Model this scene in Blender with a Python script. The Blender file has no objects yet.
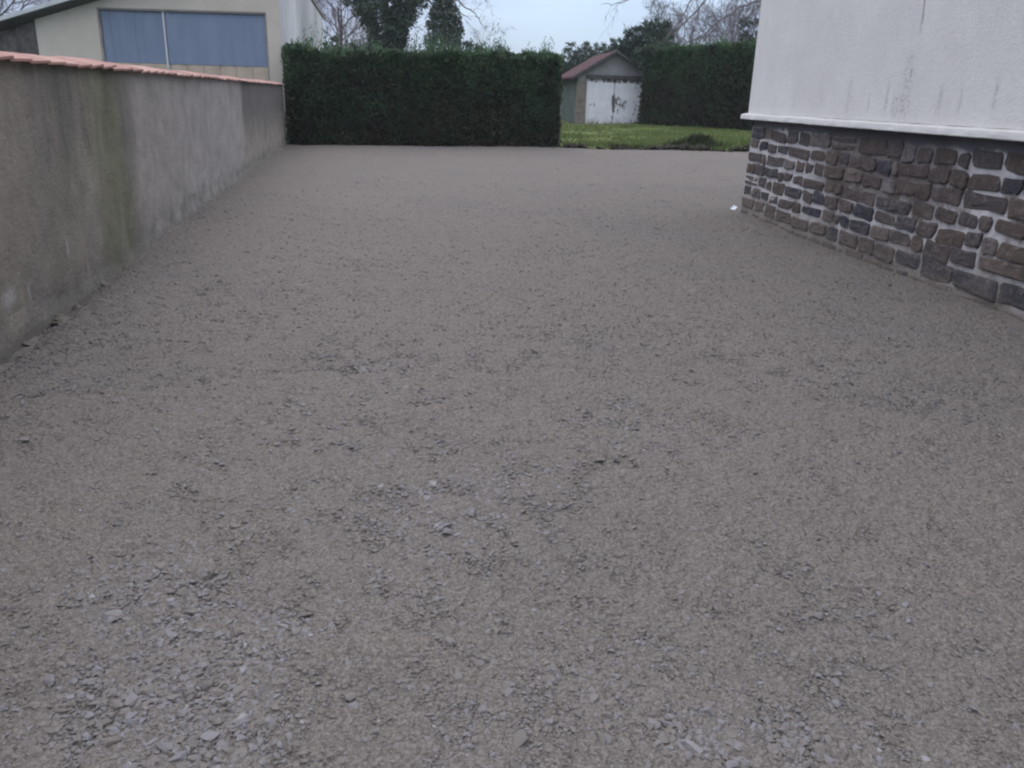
import bpy, bmesh, math, random
import numpy as np
from mathutils import Vector, Matrix, Euler

rng = np.random.default_rng(7)
random.seed(7)
sc = bpy.context.scene
COL = sc.collection

# ------------------------------------------------------------------ helpers
class MB:
    """collects polygons and links them as ONE mesh object"""
    def __init__(s):
        s.v = []; s.r = []; s.f = []; s.n = 0
    def add(s, v, f, rnd=0.5, mat=0):
        v = np.asarray(v, np.float32).reshape(-1, 3)
        f = np.asarray(f, np.int64)
        r = np.full(len(v), rnd, np.float32) if np.isscalar(rnd) else np.asarray(rnd, np.float32)
        s.v.append(v); s.r.append(r); s.f.append((f + s.n, mat)); s.n += len(v)
    def box(s, lo, hi, rnd=0.5, mat=0):
        x0, y0, z0 = lo; x1, y1, z1 = hi
        v = [(x0,y0,z0),(x1,y0,z0),(x1,y1,z0),(x0,y1,z0),(x0,y0,z1),(x1,y0,z1),(x1,y1,z1),(x0,y1,z1)]
        f = [(0,3,2,1),(4,5,6,7),(0,1,5,4),(1,2,6,5),(2,3,7,6),(3,0,4,7)]
        s.add(v, f, rnd, mat)
    def prism(s, poly, y0, y1, rnd=0.5, mat=0):
        """polygon in the x-z plane extruded along y"""
        n = len(poly)
        v = [(p[0], y0, p[1]) for p in poly] + [(p[0], y1, p[1]) for p in poly]
        s.add(v, [tuple(range(n))], rnd, mat)
        k = s.n - 2*n
        s.f.append((np.array([tuple(range(2*n-1, n-1, -1))]) + k, mat))
        s.f.append((np.array([(i, i+n, (i+1) % n + n, (i+1) % n) for i in range(n)]) + k, mat))
    def grid(s, P, rnd=0.5, mat=0, flip=False):
        """P: (n,m,3) grid of points"""
        n, m = P.shape[:2]
        i = np.arange(n*m).reshape(n, m)
        q = np.stack([i[:-1,:-1], i[1:,:-1], i[1:,1:], i[:-1,1:]], -1).reshape(-1, 4)
        if flip: q = q[:, ::-1]
        s.add(P.reshape(-1, 3), q, rnd if np.isscalar(rnd) else rnd.reshape(-1), mat)
    def tube(s, pts, rad, n=5, rnd=0.5, mat=0):
        pts = np.asarray(pts, float); k = len(pts)
        t = np.gradient(pts, axis=0); t /= np.linalg.norm(t, axis=1)[:, None] + 1e-9
        ref = np.where(np.abs(t[:, 2:3]) > .9, np.array([[1.,0,0]]), np.array([[0,0,1.]]))
        a = np.cross(t, ref); a /= np.linalg.norm(a, axis=1)[:, None] + 1e-9
        b = np.cross(t, a)
        th = np.arange(n) * 2*math.pi/n
        rad = np.broadcast_to(np.asarray(rad, float), (k,))
        P = pts[:, None] + rad[:, None, None]*(np.cos(th)[None, :, None]*a[:, None] + np.sin(th)[None, :, None]*b[:, None])
        i = np.arange(k*n).reshape(k, n); j = np.roll(i, -1, 1)
        q = np.stack([i[:-1], j[:-1], j[1:], i[1:]], -1).reshape(-1, 4)
        s.add(P.reshape(-1, 3), q, rnd, mat)
    def build(s, name, mats, parent=None, smooth=False, link=True):
        v = np.concatenate(s.v); r = np.concatenate(s.r)
        me = bpy.data.meshes.new(name)
        me.vertices.add(len(v)); me.vertices.foreach_set('co', v.ravel())
        loops = np.concatenate([f.ravel() for f, _ in s.f])
        tot = np.concatenate([np.full(len(f), f.shape[1]) for f, _ in s.f])
        mi = np.concatenate([np.full(len(f), m) for f, m in s.f])
        st = np.r_[0, np.cumsum(tot)[:-1]]
        me.loops.add(len(loops)); me.loops.foreach_set('vertex_index', loops.astype(np.int32))
        me.polygons.add(len(tot)); me.polygons.foreach_set('loop_start', st.astype(np.int32))
        me.polygons.foreach_set('loop_total', tot.astype(np.int32))
        me.polygons.foreach_set('material_index', mi.astype(np.int32))
        me.polygons.foreach_set('use_smooth', np.full(len(tot), smooth))
        me.update(calc_edges=True); me.validate()
        at = me.attributes.new('rnd', 'FLOAT', 'POINT')
        if len(at.data) == len(r): at.data.foreach_set('value', r)
        for m in (mats if isinstance(mats, (list, tuple)) else [mats]): me.materials.append(m)
        o = bpy.data.objects.new(name, me); COL.objects.link(o)
        if parent: o.parent = parent
        return o

def tag(o, label=None, cat=None, group=None, kind=None):
    if label: o['label'] = label
    if cat: o['category'] = cat
    if group: o['group'] = group
    if kind: o['kind'] = kind
    return o
def thing(name, label, cat, loc=(0,0,0), rz=0, group=None):
    o = bpy.data.objects.new(name, None); COL.objects.link(o)
    o.empty_display_size = .2
    o.location = loc; o.rotation_euler = (0, 0, rz)
    return tag(o, label, cat, group)

def hash2(ix, iy, seed):
    h = (ix.astype(np.int64)*374761393 + iy.astype(np.int64)*668265263 + seed*1442695041) & 0xFFFFFFFF
    h = ((h ^ (h >> 13))*1274126177) & 0xFFFFFFFF
    return ((h ^ (h >> 16)) & 0xFFFFFF)/float(0xFFFFFF)
def vnoise(x, y, seed=0):
    x = np.asarray(x, float); y = np.asarray(y, float)
    ix = np.floor(x); iy = np.floor(y); fx = x-ix; fy = y-iy
    fx = fx*fx*(3-2*fx); fy = fy*fy*(3-2*fy)
    a = hash2(ix, iy, seed); b = hash2(ix+1, iy, seed); c = hash2(ix, iy+1, seed); d = hash2(ix+1, iy+1, seed)
    return (a*(1-fx)+b*fx)*(1-fy) + (c*(1-fx)+d*fx)*fy - .5
def fbm(x, y, seed=0, oct=4, gain=.5):
    s = 0; a = 1
    for k in range(oct):
        s = s + a*vnoise(np.asarray(x)*2**k, np.asarray(y)*2**k, seed+k*17); a *= gain
    return s
def sstep(a, b, x):
    t = np.clip((x-a)/(b-a), 0, 1); return t*t*(3-2*t)

# ------------------------------------------------------------------ materials
class G:
    def __init__(s, name, rough=.9, spec=.2):
        s.m = bpy.data.materials.new(name); s.m.use_nodes = True
        s.t = s.m.node_tree; s.b = s.t.nodes['Principled BSDF']
        s.b.inputs['Roughness'].default_value = rough
        s.b.inputs['Specular IOR Level'].default_value = spec
        s.co = s.t.nodes.new('ShaderNodeTexCoord').outputs['Object']
    def put(s, sock, v):
        if v is None: return
        if hasattr(v, 'is_output') or isinstance(v, bpy.types.NodeSocket): s.t.links.new(v, sock)
        elif isinstance(v, tuple) and len(v) == 3 and sock.type == 'RGBA': sock.default_value = (*v, 1)
        else: sock.default_value = v
    def noise(s, scale, detail=4, rough=.6, vec=None, dist=0, out=0):
        n = s.t.nodes.new('ShaderNodeTexNoise'); s.put(n.inputs['Vector'], vec or s.co)
        n.inputs['Scale'].default_value = scale; n.inputs['Detail'].default_value = detail
        n.inputs['Roughness'].default_value = rough; n.inputs['Distortion'].default_value = dist
        return n.outputs[out]
    def voro(s, scale, out='Distance', feat='F1', vec=None, rand=1):
        n = s.t.nodes.new('ShaderNodeTexVoronoi'); n.feature = feat; s.put(n.inputs['Vector'], vec or s.co)
        n.inputs['Scale'].default_value = scale; n.inputs['Randomness'].default_value = rand
        return n.outputs[out]
    def scale(s, k, vec=None):
        n = s.t.nodes.new('ShaderNodeMapping'); s.put(n.inputs['Vector'], vec or s.co)
        n.inputs['Scale'].default_value = k; return n.outputs[0]
    def ramp(s, v, stops, interp='LINEAR'):
        n = s.t.nodes.new('ShaderNodeValToRGB'); s.put(n.inputs[0], v); e = n.color_ramp.elements
        n.color_ramp.interpolation = interp
        while len(e) < len(stops): e.new(.5)
        for q, (p, c) in zip(e, stops):
            q.position = p; q.color = (c, c, c, 1) if not isinstance(c, tuple) else (*c, 1)
        return n.outputs[0]
    def mix(s, f, a, b, mode='MIX'):
        n = s.t.nodes.new('ShaderNodeMix'); n.data_type = 'RGBA'; n.blend_type = mode; n.clamp_factor = True
        s.put(n.inputs[0], f); s.put(n.inputs[6], a); s.put(n.inputs[7], b); return n.outputs[2]
    def math(s, op, a, b=0., c=None, clamp=False):
        n = s.t.nodes.new('ShaderNodeMath'); n.operation = op; n.use_clamp = clamp
        s.put(n.inputs[0], a); s.put(n.inputs[1], b)
        if c is not None: s.put(n.inputs[2], c)
        return n.outputs[0]
    def mul(s, a, b): return s.math('MULTIPLY', a, b)
    def addm(s, a, b): return s.math('ADD', a, b)
    def attr(s, name='rnd'):
        n = s.t.nodes.new('ShaderNodeAttribute'); n.attribute_name = name; return n.outputs['Fac']
    def xyz(s, vec=None):
        n = s.t.nodes.new('ShaderNodeSeparateXYZ'); s.put(n.inputs[0], vec or s.co); return n.outputs
    def band(s, v, a, b, soft):
        """1 between a and b, soft edges"""
        up = s.t.nodes.new('ShaderNodeMapRange'); up.interpolation_type = 'SMOOTHSTEP'
        s.put(up.inputs[0], v); up.inputs[1].default_value = a-soft; up.inputs[2].default_value = a+soft
        dn = s.t.nodes.new('ShaderNodeMapRange'); dn.interpolation_type = 'SMOOTHSTEP'
        s.put(dn.inputs[0], v); dn.inputs[1].default_value = b-soft; dn.inputs[2].default_value = b+soft
        return s.mul(up.outputs[0], s.math('SUBTRACT', 1., dn.outputs[0]))
    def bump(s, h, strength=.5, dist=.01, normal=None):
        n = s.t.nodes.new('ShaderNodeBump'); s.put(n.inputs['Height'], h)
        n.inputs['Strength'].default_value = strength; n.inputs['Distance'].default_value = dist
        if normal: s.put(n.inputs['Normal'], normal)
        return n.outputs[0]
    def done(s, col, normal=None, rough=None):
        s.put(s.b.inputs['Base Color'], col)
        if normal: s.put(s.b.inputs['Normal'], normal)
        if rough is not None: s.put(s.b.inputs['Roughness'], rough)
        return s.m

def m_gravel():
    g = G('gravel_fines', .95, .15)
    big = g.noise(.55, 3, .6); mid = g.noise(5, 4, .65); fine = g.noise(60, 3, .7)
    c = g.ramp(big, [(.3, (.178,.159,.136)), (.5, (.166,.150,.131)), (.7, (.146,.136,.127))])
    c = g.mix(g.ramp(mid, [(.35, 0.), (.7, .45)]), c, (.190,.170,.144))
    grain = g.voro(150, 'Color')
    c = g.mix(.36, c, g.ramp(g.xyz(grain)[0], [(0, (.055,.052,.050)), (.5, (.145,.132,.122)), (1, (.30,.28,.265))]))
    c = g.mix(g.ramp(fine, [(.3, .5), (.5, 0.)]), c, (.085,.077,.070))
    d = g.voro(85); e = g.voro(38); e2 = g.voro(17)
    h = g.addm(g.mul(d, -.35), g.addm(g.mul(e, -.7), g.mul(e2, -.9)))
    h = g.addm(h, g.addm(g.mul(fine, .5), g.mul(g.noise(14, 4, .7), 1.2)))
    return g.done(c, g.bump(h, 1., .022))
def m_stone():
    g = G('gravel_stone', .85, .25)
    r = g.attr()
    c = g.ramp(r, [(0, (.100,.093,.089)), (.2, (.132,.122,.114)), (.45, (.158,.145,.130)), (.7, (.172,.168,.178)), (.92, (.195,.192,.203)), (1, (.25,.245,.25))])
    c = g.mix(g.ramp(g.noise(45, 3, .6), [(.4, 0.), (.68, .7)]), c, (.160,.143,.126))
    return g.done(c, g.bump(g.noise(160, 3), .5, .004))
def m_wall():
    g = G('stained_cement_render', .95, .1)
    x, s, z = g.xyz()
    drip = g.noise(1., 4, .65, g.scale((1, 2.6, .55))); drip2 = g.noise(1., 3, .6, g.scale((1, 5.5, .9)))
    mot = g.noise(3.2, 5, .65); blot = g.noise(1.1, 3, .6)
    wob = g.addm(s, g.mul(g.math('SUBTRACT', g.noise(1.4, 3), .5), .55))
    c = g.ramp(mot, [(.3, (.205,.184,.146)), (.5, (.268,.242,.196)), (.7, (.325,.297,.242))])
    # paler stretch where the render was redone
    pale = g.band(wob, 8.25, 16.2, .45)
    c = g.mix(g.mul(pale, .85), c, g.ramp(mot, [(.28, (.245,.228,.208)), (.5, (.318,.297,.274)), (.72, (.380,.356,.328))]))
    # near stretch, dark with algae
    near = g.band(wob, -9, 6.7, .5)
    c = g.mix(g.mul(near, g.ramp(blot, [(.4, .1), (.65, .65)])), c, (.150,.140,.110))
    c = g.mix(g.mul(near, g.ramp(g.noise(.9, 4, .6, g.scale((1, 1.6, 1.))), [(.5, 0.), (.66, .55)])), c, (.225,.212,.205))
    green = g.mul(g.band(wob, 6.95, 7.95, .33), g.ramp(drip, [(.35, .45), (.6, 1.)]))
    c = g.mix(g.mul(green, .9), c, (.110,.122,.052))
    c = g.mix(g.mul(g.band(wob, 6.1, 6.6, .2), g.ramp(drip, [(.4, 0.), (.6, .5)])), c, (.10,.105,.075))
    dk = g.mul(g.band(wob, 7.75, 8.3, .15), g.ramp(z, [(.3, .3), (1., .9)]))
    c = g.mix(g.mul(dk, .6), c, (.10,.098,.09))
    far = g.band(wob, 16.3, 40, .25)
    hz = g.math('ADD', z, g.mul(g.math('SUBTRACT', drip2, .5), 1.3))
    c = g.mix(g.mul(far, g.ramp(hz, [(.4, .05), (1.35, .85)])), c, (.095,.087,.080))
    # runs below the coping
    top = g.mul(g.ramp(hz, [(.95, 0.), (1.5, 1.)]), g.ramp(drip, [(.46, 0.), (.68, .7)]))
    top = g.mul(top, g.math('SUBTRACT', 1., g.mul(pale, .75)))
    c = g.mix(top, c, (.085,.082,.078))
    # foot, darker towards the ground
    c = g.mix(g.ramp(g.addm(z, g.mul(g.math('SUBTRACT', mot, .5), .5)), [(.0, .75), (.28, 0.)]), c, (.115,.108,.094))
    # spots of lime
    for (a, b, k, rr) in ((6.04, .38, .6, .05), (4.95, .27, .5, .12), (5.25, .24, .35, .05)):
        p = g.t.nodes.new('ShaderNodeVectorMath'); p.operation = 'DISTANCE'
        sc_ = g.scale((0, 1 if rr > .1 else 1.9, 1.7 if rr > .1 else .8)); g.put(p.inputs[0], sc_)
        p.inputs[1].default_value = (0, a*(1 if rr > .1 else 1.9), b*(1.7 if rr > .1 else .8))
        dd = g.addm(p.outputs['Value'], g.mul(g.math('SUBTRACT', g.noise(26, 3), .5), .12))
        c = g.mix(g.mul(g.ramp(dd, [(rr*.4, 1.), (rr*1.1, 0.)]), k), c, (.50,.49,.50))
    c = g.mix(.22, c, g.ramp(g.noise(70, 2), [(.35, (.06,.06,.06)), (.7, (.36,.35,.34))]))
    h = g.addm(g.mul(g.noise(28, 5, .7), 1.), g.mul(g.noise(6, 3), .8))
    return g.done(c, g.bump(h, .7, .02))
def m_simple(name, stops, scale=6, rough=.9, spec=.2, bump=.3, bscale=60, bdist=.005, attr=0, vec=None):
    g = G(name, rough, spec)
    n = g.noise(scale, 5, .65, g.scale(vec) if vec else None)
    if attr: n = g.addm(g.mul(n, 1-attr), g.mul(g.attr(), attr))
    c = g.ramp(n, stops)
    return g.done(c, g.bump(g.noise(bscale, 4), bump, bdist))
def m_houserender():
    g = G('roughcast_white_render', .92, .15)
    x, y, z = g.xyz(); s = g.math('MULTIPLY', y, -1.)
    c = g.ramp(g.noise(1.3, 4, .6), [(.3, (.600,.588,.565)), (.7, (.670,.657,.635))])
    runs = g.noise(1., 4, .7, g.scale((1, 9, 1.1)))
    low = g.ramp(z, [(0, 1.), (1, 1.)])
    mr = g.t.nodes.new('ShaderNodeMapRange'); g.put(mr.inputs[0], z)
    mr.inputs[1].default_value = 1.36; mr.inputs[2].default_value = 2.6; mr.inputs[3].default_value = 1; mr.inputs[4].default_value = 0
    c = g.mix(g.mul(mr.outputs[0], g.ramp(runs, [(.54, 0.), (.78, .2)])), c, (.36,.345,.33))
    spk = g.noise(42, 4, .75, g.scale((1, 1.4, .6)))
    def streak(s0, w, z0, z1, k, sp):
        f = g.mul(g.band(g.addm(s, g.mul(g.math('SUBTRACT', g.noise(3, 3), .5), .12)), s0-w, s0+w, w*.8), g.band(z, z0, z1, .12))
        return g.mul(f, g.ramp(spk, [(sp, 0.), (sp+.12, k)]))
    for a in ((4.02, .10, 1.42, 1.98, .85, .50), (3.85, .05, 1.42, 1.6, .7, .5), (2.87, .035, 1.52, 1.75, .6, .46), (3.33, .02, 1.45, 1.6, .5, .45),
              (3.68, .02, 1.48, 1.72, .6, .42), (4.62, .03, 1.48, 1.66, .6, .46), (4.93, .025, 1.48, 1.66, .45, .44), (5.40, .03, 1.52, 1.72, .6, .46),
              (4.08, .014, 2.2, 2.7, .8, .35), (2.2, .04, 1.5, 1.7, .3, .48), (1.4, .05, 1.45, 1.75, .3, .48), (6.4, .05, 1.45, 1.8, .5, .48)):
        c = g.mix(streak(*a), c, (.12,.115,.115))
    c = g.mix(g.ramp(g.noise(.8, 5, .7), [(.45, 0.), (.7, .35)]), c, (.50,.48,.45))
    c = g.mix(.13, c, g.ramp(g.noise(48, 3, .75), [(.34, (.18,.17,.16)), (.6, (.72,.70,.67))]))
    h = g.addm(g.noise(42, 4, .75), g.mul(g.noise(150, 2), .3))
    return g.done(c, g.bump(h, .7, .011))
def m_plinthstone():
    g = G('brown_granite_stone', .88, .2)
    r = g.attr()
    c = g.ramp(r, [(0, (.036,.038,.050)), (.22, (.058,.055,.062)), (.42, (.088,.072,.066)), (.6, (.078,.062,.055)), (.8, (.112,.086,.072)), (1, (.160,.146,.143))])
    n = g.noise(9, 5, .7)
    c = g.mix(g.ramp(n, [(.38, .65), (.5, 0.)]), c, (.058,.052,.05))
    c = g.mix(g.ramp(g.noise(16, 4, .7), [(.52, 0.), (.7, .5)]), c, (.24,.21,.195))
    z = g.xyz()[2]
    foot = g.ramp(g.addm(z, g.mul(g.math('SUBTRACT', g.noise(2.2, 4), .5), .7)), [(.0, .5), (.26, 0.)])
    c = g.mix(foot, c, (.16,.140,.118))
    return g.done(c, g.bump(g.noise(38, 5, .7), .9, .02))
def m_mortar():
    g = G('lime_mortar', .95, .1)
    x, y, z = g.xyz(); s = g.math('MULTIPLY', y, -1.)
    c = g.ramp(g.noise(11, 5, .7), [(.3, (.36,.345,.345)), (.5, (.46,.445,.445)), (.75, (.53,.515,.51))])
    # on the right the joints are weathered and dark
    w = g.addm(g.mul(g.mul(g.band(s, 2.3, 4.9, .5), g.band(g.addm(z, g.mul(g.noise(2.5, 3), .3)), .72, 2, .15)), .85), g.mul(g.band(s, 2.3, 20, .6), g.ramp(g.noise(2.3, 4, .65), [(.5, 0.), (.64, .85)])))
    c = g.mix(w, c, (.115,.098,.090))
    top = g.band(g.addm(z, g.mul(g.math('SUBTRACT', g.noise(5, 4), .5), .16)), 1.185, 1.4, .025)  # band under the ledge: its shade painted in, with dark weathered mortar
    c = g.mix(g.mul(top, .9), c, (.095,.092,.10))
    foot = g.ramp(g.addm(z, g.mul(g.math('SUBTRACT', g.noise(2.2, 4), .5), .6)), [(.05, .9), (.36, 0.)])
    c = g.mix(foot, c, (.19,.170,.145))
    return g.done(c, g.bump(g.noise(30, 5, .7), .9, .02))
def m_leaf(name, stops, rough=.6, spec=.25, var=.35):
    g = G(name, rough, spec)
    n = g.addm(g.mul(g.noise(.9, 3, .6), var), g.mul(g.attr(), 1-var))
    c = g.ramp(n, stops)
    return g.done(c)
def m_door():
    g = G('peeling_white_door_paint', .75, .25)
    x, y, z = g.xyz()
    c = g.ramp(g.noise(2.5, 4), [(.3, (.60,.61,.64)), (.7, (.72,.73,.76))])
    n = g.noise(1., 5, .7, g.scale((5.2, 1, 2.6)))
    edge = g.math('SUBTRACT', 1., g.ramp(z, [(.0, 0.), (.42, 1.)]))
    # flaked areas: right leaf mid height, foot, right edge
    a1 = g.mul(g.band(x, 1.25, 2.05, .18), g.band(z, .75, 1.45, .2))
    a2 = g.band(x, 1.28, 1.42, .06)
    a3 = g.band(x, 2.25, 2.8, .12)
    a4 = g.mul(g.band(x, .1, .6, .2), g.band(z, .3, 1.1, .25))
    a5 = g.band(z, 2.02, 2.4, .06)
    w = g.addm(g.addm(g.mul(a1, .19), g.mul(a2, .14)), g.addm(g.addm(g.mul(a3, .10), g.mul(a4, .09)), g.addm(g.mul(edge, .14), g.mul(a5, .16))))
    fl = g.ramp(g.addm(n, w), [(.655, 0.), (.70, 1.)])
    c = g.mix(fl, c, g.ramp(g.noise(9, 3), [(.3, (.09,.09,.095)), (.7, (.20,.19,.185))]))
    c = g.mix(g.mul(g.ramp(g.addm(z, g.mul(g.math('SUBTRACT', g.noise(6, 4), .5), .9)), [(.02, 1.), (.5, 0.)]), .75), c, (.27,.275,.25))
    board = g.voro(1., 'Distance', vec=g.scale((7.5, 0, 0)), rand=0)
    return g.done(c, g.bump(g.addm(g.mul(board, .6), g.mul(fl, -.3)), .6, .03))

M = {}
M['gravel'] = m_gravel(); M['stone'] = m_stone(); M['wall'] = m_wall()
M['tile'] = m_simple('faded_terracotta', [(.25, (.200,.110,.090)), (.5, (.315,.182,.150)), (.8, (.375,.245,.21))], 5, .85, .2, .4, 50, attr=.45)
M['house'] = m_houserender(); M['pstone'] = m_plinthstone(); M['mortar'] = m_mortar()
M['ledge'] = m_simple('painted_ledge', [(.3, (.48,.47,.455)), (.7, (.60,.59,.57))], 4, .85, .2, .4, 60, .006)
M['slate'] = m_simple('roof_slate', [(.3, (.05,.052,.06)), (.7, (.09,.09,.10))], 3, .6, .4, .3)
M['barn'] = m_simple('beige_render', [(.3, (.43,.395,.345)), (.7, (.53,.495,.44))], .8, .93, .1, .4, 40)
M['barnside'] = m_simple('grey_stained_render', [(.3, (.26,.26,.265)), (.48, (.46,.46,.46)), (.7, (.62,.62,.61))], .6, .93, .1, .4, 40, vec=(1, 1.6, .35))
M['darkstone'] = m_simple('dark_rubble_stone', [(.3, (.06,.057,.057)), (.55, (.13,.12,.115)), (.75, (.20,.185,.175))], 4, .93, .15, .8, 9, .05)
M['blue'] = m_simple('faded_blue_sheet', [(.3, (.150,.195,.275)), (.7, (.185,.235,.325))], 1.1, .65, .3, .1, 20, vec=(2.5, 1, .5))
M['frame'] = m_simple('weathered_grey_wood', [(.3, (.20,.19,.18)), (.7, (.32,.30,.28))], 3, .8, .2, .2)
M['pole'] = m_simple('pale_metal_post', [(.3, (.42,.45,.48)), (.7, (.52,.54,.57))], 3, .5, .4, .1)
M['board'] = m_simple('beige_board', [(.3, (.36,.30,.24)), (.7, (.48,.41,.33))], 2, .85, .2, .2, 30)
M['fascia'] = m_simple('pale_verge_strip', [(.3, (.40,.43,.45)), (.7, (.52,.55,.57))], 2, .7, .3, .1)
M['fibre'] = m_simple('fibre_cement_sheet', [(.3, (.24,.24,.245)), (.7, (.34,.335,.33))], 2, .9, .2, .3)
M['soffit'] = m_simple('dark_soffit_wood', [(.3, (.085,.085,.095)), (.7, (.13,.13,.14))], 3, .9, .1, .2)
M['concrete'] = m_simple('grey_block_render', [(.3, (.17,.17,.175)), (.55, (.24,.24,.245)), (.75, (.31,.305,.30))], 1.6, .95, .1, .5, 30)
M['brick'] = m_simple('buff_brick', [(.3, (.12,.105,.09)), (.5, (.20,.175,.15)), (.75, (.30,.265,.225))], 4, .93, .1, .5, 22, vec=(1, 1, 3))
M['greenwall'] = m_simple('green_stained_boards', [(.3, (.055,.075,.068)), (.7, (.11,.135,.12))], 2, .9, .15, .3, 25, vec=(6, 1, .5))
M['red'] = m_simple('red_roof_tile', [(.25, (.030,.009,.012)), (.55, (.050,.013,.017)), (.8, (.068,.022,.025))], 3, .85, .2, .5, 18, .02)
M['dark_strip'] = m_simple('dark_trim', [(.3, (.055,.053,.055)), (.7, (.10,.095,.095))], 3, .9, .1, .2)
M['door'] = m_door()
M['bark'] = m_simple('grey_bark', [(.3, (.070,.062,.060)), (.7, (.13,.115,.11))], 5, .95, .1, .6, 30, .01)
M['twig'] = m_simple('bare_twig', [(.3, (.12,.104,.110)), (.7, (.19,.165,.175))], 3, .95, .1, 0)
M['ivy'] = m_leaf('ivy_leaf', [(.2, (.034,.052,.042)), (.5, (.055,.082,.060)), (.8, (.085,.12,.075))], .45, .4)
M['hedge'] = m_leaf('cypress_spray', [(.1, (.078,.062,.050)), (.3, (.064,.072,.052)), (.55, (.062,.105,.060)), (.8, (.10,.165,.085)), (1, (.135,.20,.10))], .7, .15, .3)
M['core'] = m_simple('hedge_twig_core', [(.3, (.022,.019,.014)), (.7, (.045,.036,.026))], 6, .95, .05, .8, 12, .08)
M['fir'] = m_leaf('evergreen_leaf', [(.2, (.034,.050,.040)), (.5, (.052,.078,.055)), (.85, (.08,.115,.07))], .65, .2)
M['soil'] = m_simple('dark_soil', [(.3, (.022,.019,.017)), (.7, (.052,.045,.038))], 9, .97, .1, 1., 30, .03)
M['lawn'] = m_simple('lawn_turf', [(.3, (.075,.095,.034)), (.5, (.11,.14,.045)), (.72, (.14,.17,.06))], 1.2, .95, .1, .8, 40, .03)
M['grass'] = m_leaf('grass_blade', [(.15, (.115,.115,.048)), (.5, (.115,.155,.050)), (.85, (.13,.21,.06))], .7, .2, .5)
M['weed'] = m_leaf('weed_leaf', [(.2, (.030,.036,.018)), (.6, (.050,.070,.026)), (.9, (.08,.105,.04))], .7, .2, .3)
M['paper'] = m_simple('white_paper', [(.3, (.74,.75,.78)), (.7, (.82,.82,.84))], 3, .8, .2, .1)
M['lump'] = m_simple('old_mortar_lump', [(.3, (.085,.080,.068)), (.7, (.19,.175,.155))], 20, .95, .1, .8, 40, .01)
M['field'] = m_simple('far_grass_field', [(.3, (.05,.07,.03)), (.7, (.09,.11,.045))], .05, .95, .1, 0)

# ------------------------------------------------------------------ layout (metres; eye at 1.5 m, looking along +y)
WX, WA = -2.139, .18278          # garden wall foot line: x = WX - tan(WA)*y
HX, HY, HB = 3.354, 12.445, .0916  # far corner of the house plinth
def wall_x(y): return WX - math.tan(WA)*y
def ramp0(x, y): return .013*np.maximum(0, y-20)*np.clip((x+7)/9, 0, 2.3)
def gz(x, y):
    x = np.asarray(x, float); y = np.asarray(y, float)
    z = ramp0(x, y)
    z = z + .035*fbm(x*.45+3, y*.45, 3, 3) + .016*fbm(x*2.1, y*2.1, 11, 3)
    # shallow gully along the foot of the wall, gravel dragged up a bit beside it
    d = (x - (WX - math.tan(WA)*y))*math.cos(WA)
    z = z - .055*np.exp(-np.clip(d, 0, 9)**2/.012)*sstep(8.6, 6.0, y) + .03*np.exp(-(d-.5)**2/.12)*sstep(9, 5, y)
    # gravel banked against the house near the camera
    dh = (x-HX)*math.cos(HB) + (y-HY)*math.sin(HB)
    z = z - .02*np.exp(-np.clip(-dh, 0, 9)**2/.05)
    return z
def edge_y(x):                     # where the gravel stops
    return 26.62 + .22*fbm(np.asarray(x)*.8, np.asarray(x)*0+4, 5, 3)

# --- gravel sheet: fine near the eye, coarser away
th = np.radians(np.unique(np.r_[np.linspace(-180, -54, 43), np.arange(-54, 54.01, .17), np.linspace(54, 180, 43)]))
rr = np.r_[.02, .3*1.0085**np.arange(0, 560)]
RR, TT = np.meshgrid(rr, th, indexing='ij')
X, Y = RR*np.sin(TT), RR*np.cos(TT)
Z = gz(X, Y) + np.clip(RR/2.5, .4, 1)*(.011*fbm(X*13, Y*13, 31, 3) + .007*fbm(X*48, Y*48, 41, 2))
P = np.stack([X, Y, Z], -1)
i = np.arange(RR.size).reshape(RR.shape)
q = np.stack([i[:-1,:-1], i[:-1,1:], i[1:,1:], i[1:,:-1]], -1).reshape(-1, 4)
cx, cy = X.ravel()[q].mean(1), Y.ravel()[q].mean(1)
dh = (cx-HX)*math.cos(HB) + (cy-HY)*math.sin(HB)
keep = (cy < edge_y(cx)+.25) & (cx > wall_x(cy)-.22) & (cy > -14) & (cx < 16)
mb = MB(); mb.add(P.reshape(-1, 3), q[keep][:, ::-1])
tag(mb.build('gravel', M['gravel'], smooth=True), kind='structure', label='grey beige crushed gravel covering the whole yard')

# --- lawn beyond the gravel, and the wide ground under everything
gx = np.linspace(-14, 34, 200); gy = np.r_[np.linspace(25.6, 30, 80), np.linspace(30.2, 60, 90)]
GX, GY = np.meshgrid(gx, gy, indexing='ij')
lz = ramp0(GX, GY) + np.where(GY > edge_y(GX), .035, -.06)*1. + .05*fbm(GX*.6, GY*.6, 8, 3)*sstep(27, 30, GY) + .02*fbm(GX*3, GY*3, 9, 2)
mb = MB(); mb.grid(np.stack([GX, GY, lz], -1), flip=True)
tag(mb.build('lawn', M['lawn'], smooth=True), kind='structure', label='green lawn beyond the gravel')
mb = MB()
a = np.linspace(0, 2*math.pi, 49)[:-1]
v = [(0, 0, -.45)] + [(70*math.cos(t), 70*math.sin(t), -.45) for t in a] + [(900*math.cos(t), 900*math.sin(t), -.45) for t in a]
mb.add(v, [(0, 1+k, 1+(k+1) % 48) for k in range(48)])
mb.f.append((np.array([(1+k, 49+k, 49+(k+1) % 48, 1+(k+1) % 48) for k in range(48)]), 0))
tag(mb.build('ground', M['field']), kind='structure', label='grass fields out to the horizon')

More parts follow.
